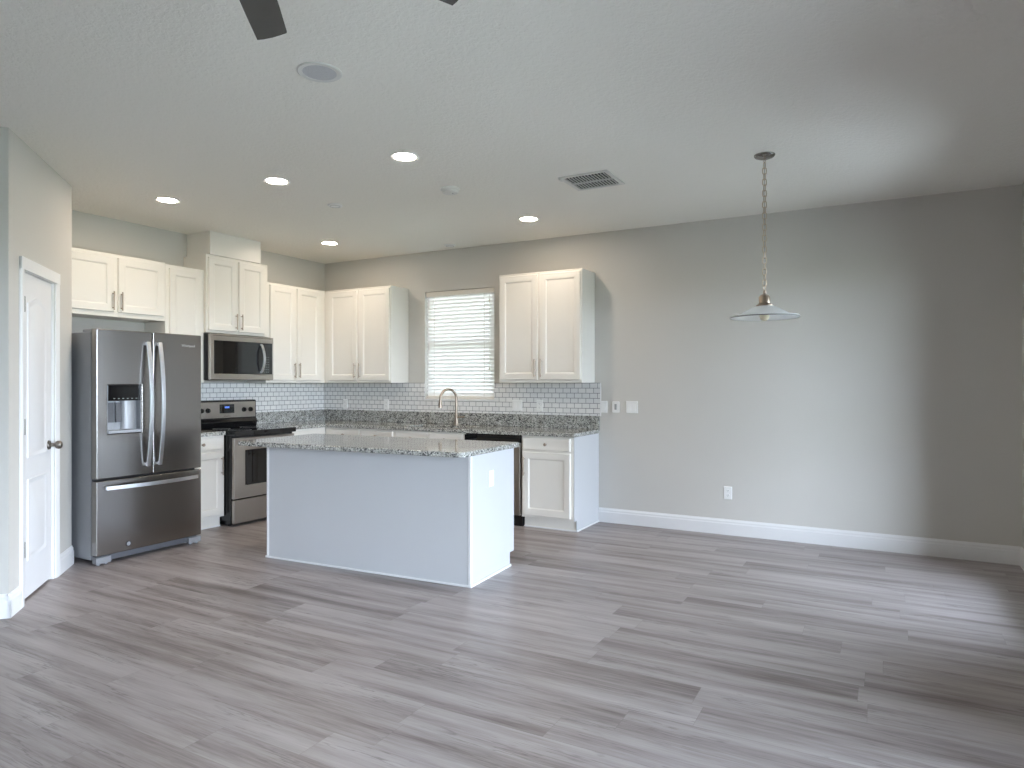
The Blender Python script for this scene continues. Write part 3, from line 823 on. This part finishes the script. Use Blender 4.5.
# ------------------------------------------------------------------ microwave
mw = thing('microwave', 'stainless over-the-range microwave above the range', 'microwave', (-5.745, 4.374, 1.402), LR)
MWW, MH = .778, .4560
MB().box(0, MWW - .022, .030, .408, 0, MH).build('case', 'black', mw, bevel=.003)
md = MB().grid([.0, .045, MWW - .012, MWW], [.004, .062, MH - .066, MH - .004], lambda i, j: i == 1 and j == 1, 0, .030, XZ).build('front_frame', 'steel', mw, bevel=.004)
MB().box(.046, .585, .003, .028, .063, MH - .067).build('door_window', 'bglass', mw, bevel=.001)
cp = MB().box(.588, MWW - .013, .003, .028, .063, MH - .067).build('control_panel', 'bglass', mw, bevel=.001)
kp = MB()
for r in range(7):
    for c in range(3): kp.box(.652 + c * .026, .670 + c * .026, .0022, .0031, .085 + r * .026, .089 + r * .026)
absorb(cp, kp.build('keypad_marks', 'icon', cp, smooth=False))
s = MB(); pts = bow((.612, 0, .085), (.612, 0, MH - .085), .040, ends=.014); s.tube(pts, .006, w=.024, side=(1, 0, 0))
for p in (pts[0], pts[-1]): s.box(.603, .621, p.y, .004, p.z - .008, p.z + .008)
s.build('handle', 'steel_b', mw, bevel=.002)
vs = MB()
vs.box(.03, MWW - .03, -.0006, .002, MH - .020, MH - .016); vs.build('vent_slot', 'dark', md, smooth=False)
lettering('brand_lettering', 'Whirlpool', .020, 'grey', md, FRONT(MWW / 2, -.0005, MH - .042), .0004)

# ------------------------------------------------------------------ dishwasher
dw = thing('dishwasher', 'stainless dishwasher with black top controls beside the end cabinet', 'dishwasher', (-3.676, 5.705, 0), 0)
DWW = .632
MB().box(.004, DWW - .004, .03, .58, .10, .872).build('tub', 'black', dw)
MB().box(.004, DWW - .004, .05, .10, .0, .10).build('toe_kick', 'black', dw)
ddr = MB().box(.004, DWW - .004, 0, .030, .112, .800).build('door', 'steel', dw, bevel=.004)
MB().box(.004, DWW - .004, -.004, .030, .804, .866).build('control_strip', 'bglass', dw, bevel=.004)
s = MB().tube([(.05, -.042, .765), (DWW - .05, -.042, .765)], .010, 12)
for x in (.08, DWW - .08): s.cyl((x, .001, .765), (x, -.042, .765), .007, n=10)
s.build('handle', 'steel_b', ddr)

# ------------------------------------------------------------------ ceiling items
LG = 'recessed ceiling downlights'
can = thing('recessed_light', 'lit recessed downlight nearest the refrigerator, leftmost in the photo', 'ceiling light', (-5.136, 3.511, H), 0, LG)
MB().lathe([(.070, -.002), (.090, -.006), (.096, -.003), (.096, .0), (.070, .0)], (0, 0, 0), 40, closed=True).build('trim_ring', 'plastic', can)
MB().lathe([(.071, -.0005), (.071, -.003), (.03, -.0032)], (0, 0, 0), 32).build('lens', 'lens', can)
for lab, x, y in (('lit recessed downlight second from the left in the front row', -3.947, 3.569), ('lit recessed downlight right end of the front row over the island', -2.781, 3.590),
                  ('lit recessed downlight above the kitchen corner cabinets', -5.196, 5.418), ('lit recessed downlight in front of the right wall cabinet', -2.849, 5.499)):
    c = copy_tree(can); c.location = (x, y, H); c['label'] = lab
sp = thing('ceiling_speaker', 'round grey in-ceiling speaker near the fan', 'speaker', (-2.384, 2.419, H))
MB().lathe([(.080, -.005), (.100, -.007), (.106, -.003), (.106, 0), (.080, 0)], (0, 0, 0), 40, closed=True).build('bezel', 'vent', sp)
MB().lathe([(.081, 0), (.081, -.004), (.05, -.006), (.01, -.0065)], (0, 0, 0), 36).build('grille', 'mesh_grey', sp)
sm = thing('smoke_detector', 'white round smoke detector between the downlights and the vent', 'smoke detector', (-2.931, 4.348, H))
MB().lathe([(.072, 0), (.072, -.014), (.064, -.020), (.064, -.024), (.058, -.036), (.045, -.040), (.01, -.041)], (0, 0, 0), 36).build('housing', 'vent', sm)
MB().lathe([(.006, -.0405), (.006, -.043), (.002, -.0435)], (.025, 0, 0), 12).build('test_button', 'grey', sm)
CG = 'flush round ceiling covers'
c1 = thing('ceiling_cover', 'flush round white ceiling cover left of the smoke detector', 'ceiling cover', (-4.048, 4.286, H), 0, CG)
MB().lathe([(.062, 0), (.062, -.006), (.055, -.012), (.01, -.013)], (0, 0, 0), 32).build('disc', 'plastic', c1)
MB().lathe([(.040, -.0125), (.043, -.0125), (.043, -.0138), (.040, -.0138)], (0, 0, 0), 32, closed=True).build('rim', 'grey', c1)
c2 = copy_tree(c1); c2.location = (-4.129, 6.124, H); c2['label'] = 'flush round ceiling cover close to the back wall above the window'

vt = thing('ceiling_vent', 'square white ceiling air vent with dark louvers', 'vent', (-1.895, 4.675, H))
hw = .158
MB().grid([-hw - .03, -hw, hw, hw + .03], [-hw - .03, -hw, hw, hw + .03], lambda i, j: i == 1 and j == 1, -.010, 0, XY).build('vent_frame', 'vent', vt, bevel=.003)
MB().box(-hw + .001, hw - .001, -hw + .001, hw - .001, -.002, -.0005).build('duct_opening', 'ventdark', vt, smooth=False)
lv = MB()
for k in range(13):
    x = -hw + .012 + k * (2 * hw - .024) / 12
    m = Matrix.Translation((x, 0, -.009)) @ Matrix.Rotation(R(64), 4, 'Y')
    for y0, y1 in ((-hw + .002, -.006), (.006, hw - .002)): lv.box(-.0075, .0075, y0, y1, -.0016, .0016, m)
lv.box(-hw + .001, hw - .001, -.006, .006, -.014, -.004)
lv.build('louvers', 'vent', vt)
lvr = MB().box(-hw - .028, -hw - .008, -hw - .03, -hw + .02, -.022, -.010).build('damper_lever', 'vent', vt, bevel=.002)

# pendant
pe = thing('pendant_lamp', 'pendant lamp with a frosted glass cone shade on a chain', 'pendant lamp', (-.695, 4.702, H))
MB().lathe([(.066, 0), (.066, -.006), (.058, -.016), (.03, -.026), (.012, -.030)], (0, 0, 0), 36).build('canopy', 'chrome', pe)
ZR, ZC = 1.802 - H, 1.936 - H
MB().tube([(.0, 0, -.028), (.008, 0, -.04), (0, 0, -.055), (-.008, 0, -.04), (0, 0, -.03)], .002, 8).build('canopy_loop', 'nickel', pe)
ch = MB(); zt = -.050; zend = ZC + .035; L = .036; n = int(round((zt - zend) / .036)); step = (zt - zend) / n
for k in range(n):
    zc = zt - step * (k + .5); loop = []
    for i in range(12):
        a = 2 * math.pi * i / 12; u, v = .0135 * math.cos(a), (.013 if math.sin(a) > 0 else -.013) * (1 if abs(math.sin(a)) > .01 else 0) + .0085 * math.sin(a)
        d = Vector((math.cos(R(35)), math.sin(R(35)), 0)) if k % 2 else Vector((-math.sin(R(35)), math.cos(R(35)), 0))
        loop.append(Vector((0, 0, zc + v)) + d * u)
    ch.tube(loop, .0030, 6, closed=True)
ch.build('chain', 'chain', pe)
MB().tube([(.002, .002, -.03), (-.004, .003, -.25), (.004, -.003, -.5), (-.003, -.002, -.75), (.0, .0, ZC + .02)], .0022, 6).build('cord', 'silver', pe)
MB().lathe([(.004, .045), (.010, .040), (.012, .02), (.030, .008), (.036, -.002), (.036, -.042), (.054, -.055), (.054, -.062), (.03, -.062)], (0, 0, ZC), 32).build('socket_cap', 'nickel', pe)
zc = ZC - .058
prof = [(.046, zc), (.080, zc - .012), (.130, zc - .040), (.180, zc - .070), (.210, ZR + .012), (.216, ZR), (.214, ZR - .003), (.207, ZR + .008), (.177, zc - .074), (.127, zc - .044), (.078, zc - .016), (.044, zc - .004)]
MB().lathe(prof, (0, 0, 0), 48, closed=True).build('lamp_shade', 'shade', pe)
MB().lathe([(.216, ZR - .004), (.219, ZR), (.216, ZR + .003), (.213, ZR)], (0, 0, 0), 48, closed=True).build('shade_rim', 'grey', pe)
MB().lathe([(.013, zc + .01), (.014, zc - .02), (.026, zc - .045), (.031, zc - .068), (.026, zc - .088), (.012, zc - .098), (.002, zc - .1)], (0, 0, 0), 20).build('bulb', 'bulb', pe)

# ceiling fan (only two blade tips reach into the frame)
fn = thing('ceiling_fan', 'dark bronze ceiling fan at the top edge', 'ceiling fan', (-1.286, .990, H))
MB().lathe([(.075, 0), (.075, -.02), (.05, -.05), (.02, -.055)], (0, 0, 0), 32).build('canopy', 'bronze', fn)
MB().cyl((0, 0, -.05), (0, 0, -.27), .013, n=14).build('downrod', 'bronze', fn)
MB().lathe([(.02, -.25), (.06, -.26), (.105, -.285), (.115, -.33), (.105, -.395), (.075, -.425), (.01, -.43)], (0, 0, 0), 36).build('motor', 'bronze', fn)
FZ = 2.46 - H
for k in range(6):
    a = R(127.7 - 60 * k)
    mt = Matrix.Rotation(a, 4, 'Z') @ Matrix.Translation((0, 0, FZ)) @ Matrix.Rotation(R(-17), 4, 'X')
    out = [(.17, -.044), (.30, -.050), (.50, -.050), (.644, -.0475), (.652, -.045), (.657, -.02), (.660, .0), (.659, .03), (.655, .048), (.50, .050), (.30, .050), (.17, .044)]
    b = MB().prism(out, -.003, .003, lambda x, y, z: tuple(mt @ Vector((x, y, z))))
    bl_ = b.build('blade', 'fan', fn, bevel=.001)
    ir = MB().prism([(.09, -.018), (.16, -.03), (.23, -.022), (.24, 0), (.23, .022), (.16, .03), (.09, .018)], .0032, .009, lambda x, y, z: tuple(mt @ Vector((x, y, z))))
    ir.build('blade_iron', 'bronze', bl_)
